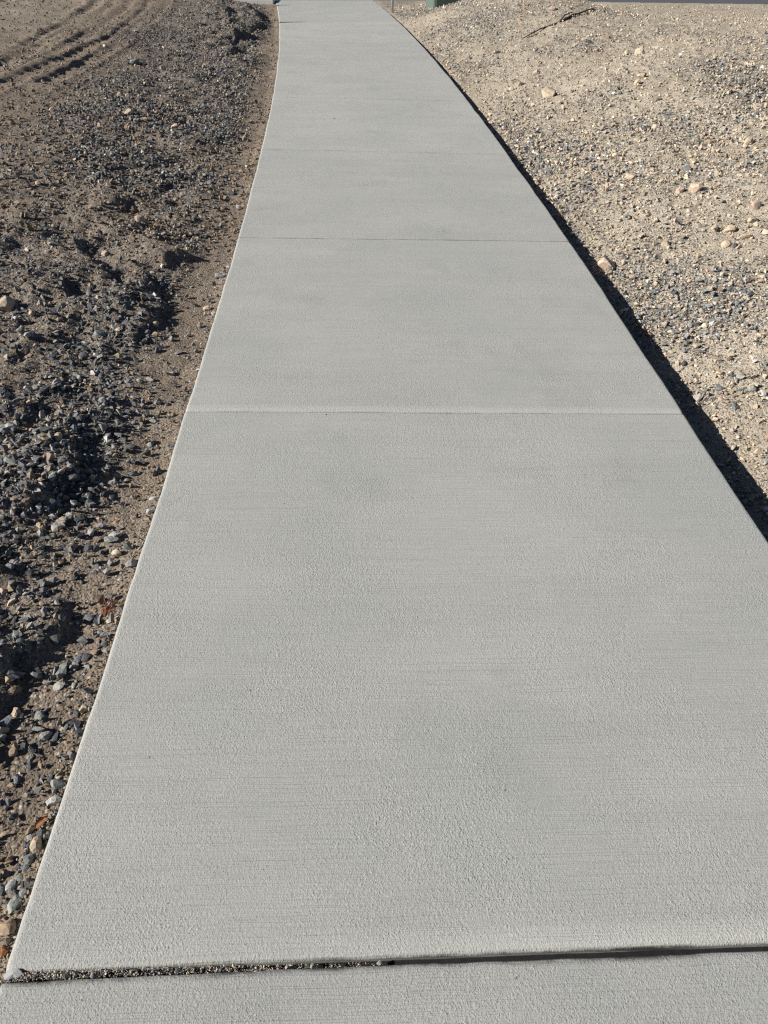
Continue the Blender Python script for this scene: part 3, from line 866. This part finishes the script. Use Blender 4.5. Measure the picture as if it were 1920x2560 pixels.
    (1640, 728, 24, 'f', 'blue', 'flat blue grey stone on bare tan soil'),
    (1839, 1019, 34, 'f', 'blue', 'dark blue flat stone low on the bank near the right border'),
    (1896, 1131, 34, 'a', 'tan', 'tan block with a black shadow at the right border'),
    (1745, 815, 22, 'a', 'dark', 'dark stone with a black side beside a pale pebble'),
    (1761, 816, 18, 'r', 'cream', 'pale pebble right of the dark stone'),
    (1798, 935, 22, 'r', 'tan', 'tan pebble above the blue grey gravel low on the bank'),
    (1880, 975, 26, 'a', 'light', 'light grey stone, brightest in the cluster at the right border'),
    (1904, 985, 26, 'a', 'white', 'white stone in the cluster at the right border'),
    (1850, 945, 24, 'a', 'light', 'light stone above the cluster at the right border'),
    (1797, 975, 22, 'f', 'blue', 'blue grey chip left of the cluster near the right border'),
    (1709, 915, 20, 'f', 'dark', 'dark slate chip on the rim of the slab shadow'),
    (1757, 985, 18, 'a', 'grey', 'grey stone on the rim of the slab shadow, above the dark blue flat stone'),
    (1660, 880, 14, 'a', 'grey', 'small grey stone at the shadow rim above the dark slate chip'),
    (1800, 1000, 18, 'a', 'tan', 'tan grey stone left of the dark blue flat stone'),
    (1760, 800, 12, 'a', 'grey', 'grey pebble just up from the pale pebble'),
    (1690, 745, 20, 'f', 'blue', 'blue sliver of slate on the bank beyond the pale pebble'),
    (1705, 722, 18, 'f', 'grey', 'grey sliver beside the blue sliver of slate'),
    (1580, 530, 22, 'a', 'light', 'pale stone with a dark blue neighbour in the mid bank gravel'),
    (1570, 545, 16, 'a', 'dark', 'dark blue neighbour of the pale stone in the mid bank gravel'),
]
DROP = []
for px, py, w, sh, col, lab in PICKED:
    x, y, t = at(px, py)
    ws = w * t / FPX * 1.05
    e = max(float(xl(y)) - x, x - float(xr(y)))
    if e < ws * .5:                      # keep it clear of the concrete
        if px < 960: x = float(xl(y)) - ws * .52
        else: x = float(xr(y)) + ws * .52
    stone(x, y, ws, sh, col, lab)

# stones lying in and on the open joint
for px, py, w, col, lab in [
        (177, 2410, 24, 'dark', 'dark pebble sitting in the open joint, largest near its left end'),
        (240, 2410, 18, 'grey', 'grey pebble in the open joint, second from its left end'),
        (448, 2406, 18, 'dark', 'dark flat pebble where the open joint narrows'),
        (555, 2400, 12, 'grey', 'tiny grey pebble in the narrow part of the joint'),
        (720, 2395, 14, 'light', 'light pebble wedged in the dark part of the joint'),
        (781, 2397, 16, 'grey', 'grey pebble wedged in the joint between two smaller ones'),
        (842, 2394, 12, 'dark', 'dark pebble wedged in the joint, left of the last one'),
        (949, 2389, 16, 'light', 'light pebble perched on the joint, farthest right of the joint pebbles')]:
    x, y = flat(px, py, -.006)
    a = (x + .66) / 1.83
    yc = .485 + .063 * a - .5 * (.0092 + .0042 * (1 - float(sm(0, .36, a))))
    stone(x, yc, w / FPX * 1.27 * .95, 'r', col, lab, sink=.3, z=-.009)
x, y = flat(836, 297)
stone(x, y, .014, 'a', 'dark', 'lone dark speck of stone lying on the middle of the footpath', sink=.1, z=0)
x, y = flat(817, 1036)
stone(x, y, .017, 'f', 'dark', 'dark chip of stone stuck in the first closed joint', sink=.3, z=-.003)
x, y = flat(28, 2432)
bm = bmesh.new()
ring = [(-.016, -.003), (-.012, .005), (-.004, .0085), (.006, .0075), (.012, .003), (.0155, -.001), (.009, -.006), (.001, -.0055), (-.006, -.0085), (-.013, -.008)]
top = [bm.verts.new((p[0], p[1], .0022 + .0012 * math.sin(7 * k))) for k, p in enumerate(ring)]
cen = bm.verts.new((0, 0, .0045))
bot = [bm.verts.new((p[0] * 1.06, p[1] * 1.06, -.005)) for p in ring]
for k in range(len(ring)):
    q = (k + 1) % len(ring)
    bm.faces.new((top[k], top[q], cen)); bm.faces.new((bot[k], bot[q], top[q], top[k]))
bm.faces.new(bot[::-1])
flk = link('concrete_flake', bm_mesh(bm, 'concrete_flake'), M_KERB, label='thin grey broken flake of concrete at the left end of the open joint', cat='flake')
flk.location = (x + .004, y - .001, -.003)
flk.rotation_euler = (.12, .06, .1)

# more stones of both banks, nothing to tell them apart but colour and bank
def extra(side, count, cols, what):
    got = 0
    while got < count:
        y = .7 * (11 / .7) ** random.random()
        if side < 0: x = float(xl(y)) - random.uniform(.06, min(1.9, .25 + .42 * y))
        else: x = float(xr(y)) + random.uniform(.2, min(2.6, .1 + .42 * y))
        if side > 0 and y < 1.5: continue
        if random.random() > float(gravel_density(np.array([x]), np.array([y]))[0]) * 1.1 + .1: continue
        col, lab, grp = random.choice(cols)
        stone(x, y, random.uniform(.020, .034) * (1 + .03 * y), random.choice('aaaf'), col, lab, grp)
        got += 1
extra(-1, 70, [('dark', 'small blackish slate stone among the loose gravel left of the footpath', 'blackish stones of the left gravel'),
               ('blue', 'small blue grey stone among the loose gravel left of the footpath', 'blue grey stones of the left gravel'),
               ('grey', 'small mid grey stone among the loose gravel left of the footpath', 'mid grey stones of the left gravel')], '')
extra(1, 50, [('tan', 'small tan stone among the pale gravel of the right bank', 'tan stones of the right bank'),
              ('grey', 'small mid grey stone among the pale gravel of the right bank', 'mid grey stones of the right bank'),
              ('blue', 'small blue grey stone among the pale gravel of the right bank', 'blue grey stones of the right bank')], '')

# ------------------------------------------------------------------ road and kerb at the far end
bm = bmesh.new()
nxr, nyr = 60, 10
grid = [[bm.verts.new((-60 + 120 * i / nxr, (ROAD_Y0 + .14 if -60 + 120 * i / nxr < 2.5 else 15.7) * (1 - j / nyr) + 25.96 * j / nyr, -.085 + .05 * math.sin(math.pi * j / nyr))) for i in range(nxr + 1)] for j in range(nyr + 1)]
for j in range(nyr):
    for i in range(nxr): bm.faces.new((grid[j][i], grid[j][i + 1], grid[j + 1][i + 1], grid[j + 1][i]))
link('road', bm_mesh(bm, 'road'), M_ASPH, kind='structure')
for y0, y1, x1 in ((ROAD_Y0 - .01, ROAD_Y0 + .145, 2.6), (25.95, 26.1, 60)):
    bm = bmesh.new()
    box(bm, (-60, y0, -.4), (x1, y1, .012), .015, 2)
    link('kerb', bm_mesh(bm, 'kerb'), M_KERB, kind='structure')
# a low concrete strip leaving the path to the left, in front of the road
x0, x1 = float(xl(16.6)), -9.0
bm = bmesh.new()
box(bm, (x1, 16.30, -.2), (x0 - .012, 16.78, .055), .012, 2)
link('concrete_strip', bm_mesh(bm, 'concrete_strip'), M_WHITE, kind='structure')

# ------------------------------------------------------------------ green utility box
bx, by, bt = at(1072, 21)
gb = link('utility_box', None, label='green steel utility box standing behind the soil heap near the road', cat='utility box')
gz = hz(bx, by)
gb.location = (bx + .46, by + .34, gz - .05)
gb.rotation_euler = (0, 0, math.radians(9))
bm = bmesh.new(); box(bm, (-.45, -.33, .0), (.45, .33, .72), .06, 4)
link('body', bm_mesh(bm, 'body'), M_GREEN, gb)
bm = bmesh.new(); box(bm, (-.475, -.355, .715), (.475, .355, .80), .035, 3)
lid = link('lid', bm_mesh(bm, 'lid'), M_GREEN, gb)
for sx in (-.3, .3):
    bm = bmesh.new(); tube(bm, [(sx - .05, .36, .76), (sx + .05, .36, .76)], .012, 8)
    link('hinge', bm_mesh(bm, 'hinge'), M_BLACK, lid)
bm = bmesh.new(); box(bm, (-.40, -.342, .06), (.40, -.328, .68), .004, 1)
door = link('door', bm_mesh(bm, 'door'), M_GREEN, gb)
bm = bmesh.new(); box(bm, (.30, -.362, .36), (.34, -.342, .46), .006, 2)
link('handle', bm_mesh(bm, 'handle'), M_BLACK, door)
bm = bmesh.new(); box(bm, (-.55, -.43, -.08), (.55, .43, .012), .01, 2)
link('base', bm_mesh(bm, 'base'), M_KERB, gb)

# ------------------------------------------------------------------ galvanised post beside the path
px_, py_, pt_ = at(981, 33)
post = link('metal_post', None, label='thin galvanised steel post standing in the soil right of the far footpath', cat='post')
post.location = (px_, py_, hz(px_, py_))
post.rotation_euler = (0, 0, .2)
bm = bmesh.new()
tube(bm, [(0, 0, -.3), (0, 0, .4), (0, 0, 1.5), (0, 0, 2.1)], .021, 12)
link('pole', bm_mesh(bm, 'pole', True), M_STEEL, post)
bm = bmesh.new(); tube(bm, [(0, 0, 2.098), (0, 0, 2.115), (0, 0, 2.125)], [.025, .025, .012], 12)
link('cap', bm_mesh(bm, 'cap', True), M_STEEL, post)

# ------------------------------------------------------------------ orange marker wire and the dark stick at its foot
wx, wy, wt = at(1303, 97)
mk = link('marker_stake', None, label='thin orange marker wire standing on the right bank at the end of a stick', cat='marker')
mk.location = (wx, wy, hz(wx, wy))
bm = bmesh.new()
tube(bm, [(0, 0, -.1), (-.006, 0, .3), (-.016, .0, .75)], .0032, 6)
link('wire', bm_mesh(bm, 'wire', True), M_ORANGE, mk)
bm = bmesh.new()
vsq = [[bm.verts.new((-.016 + .011 * i, .006 * math.sin(i * 1.1), .66 + .085 * k)) for i in range(9)] for k in range(2)]
for i in range(8): bm.faces.new((vsq[0][i], vsq[0][i + 1], vsq[1][i + 1], vsq[1][i]))
bmesh.ops.solidify(bm, geom=bm.faces[:], thickness=.0012)
link('flag', bm_mesh(bm, 'flag'), M_ORANGE, mk)

pts = []
for p in [(1305, 100), (1325, 90), (1350, 78), (1385, 63), (1412, 51), (1432, 39), (1445, 38), (1465, 31), (1489, 21)]:
    x, y, t = at(*p)
    pts.append(Vector((x, y, hz(x, y) + .016 + .006 * math.sin(x * 40))))
bm = bmesh.new()
tube(bm, pts, [.004, .006, .0075, .009, .010, .010, .010, .009, .005], 7)
stick = link('stick', bm_mesh(bm, 'stick'), M_TWIG, label='long dark stick lying on the right bank below the road', cat='stick')
bm = bmesh.new()
q = []
for p in [(1398, 57), (1410, 46), (1422, 40), (1434, 36)]:
    x, y, t = at(*p)
    q.append(Vector((x, y, hz(x, y) + .030)))
q[0] = pts[3].lerp(pts[4], .5)
tube(bm, q, [.009, .008, .007, .004], 6)
link('twig', bm_mesh(bm, 'twig'), M_TWIG, stick)

# ------------------------------------------------------------------ rusty dry weed and an orange leaf by the slab edge
wx, wy, wt = at(262, 1535)
weed = link('dry_weed', None, label='rust coloured dry weed lying flat beside the slab edge', cat='weed')
weed.location = (wx, wy, hz(wx, wy))
for k in range(16):
    bm = bmesh.new()
    a0 = random.gauss(1.0, .55)
    L = random.uniform(.03, .075)
    p = [Vector((random.gauss(0, .006), random.gauss(0, .008), .002))]
    for s in range(4):
        a0 += random.gauss(0, .25)
        p.append(p[-1] + Vector((math.cos(a0), math.sin(a0), random.uniform(-.05, .28))) * L / 4)
    tube(bm, p, [.0013, .0012, .001, .0008, .0005], 5)
    link('stem', bm_mesh(bm, 'stem'), M_WEED, weed)
lx, ly, lt = at(108, 2062)
bm = bmesh.new()
rows = []
for i in range(7):
    t = i / 6
    w = .0075 * math.sin(math.pi * min(1, t * .92 + .06)) ** .8
    rows.append([bm.verts.new((.034 * (t - .5), w * k, .004 * math.sin(3 * t) + .004 * k * k)) for k in (-1, 0, 1)])
for A_, B_ in zip(rows[:-1], rows[1:]):
    for k in range(2): bm.faces.new((A_[k], B_[k], B_[k + 1], A_[k + 1]))
bmesh.ops.solidify(bm, geom=bm.faces[:], thickness=.0008)
leaf = link('leaf', bm_mesh(bm, 'leaf', True), M_LEAF, label='small curled orange leaf on the soil by the slab edge', cat='leaf')
leaf.location = (lx, ly, hz(lx, ly) + .009)
leaf.rotation_euler = (.2, -.3, .7)
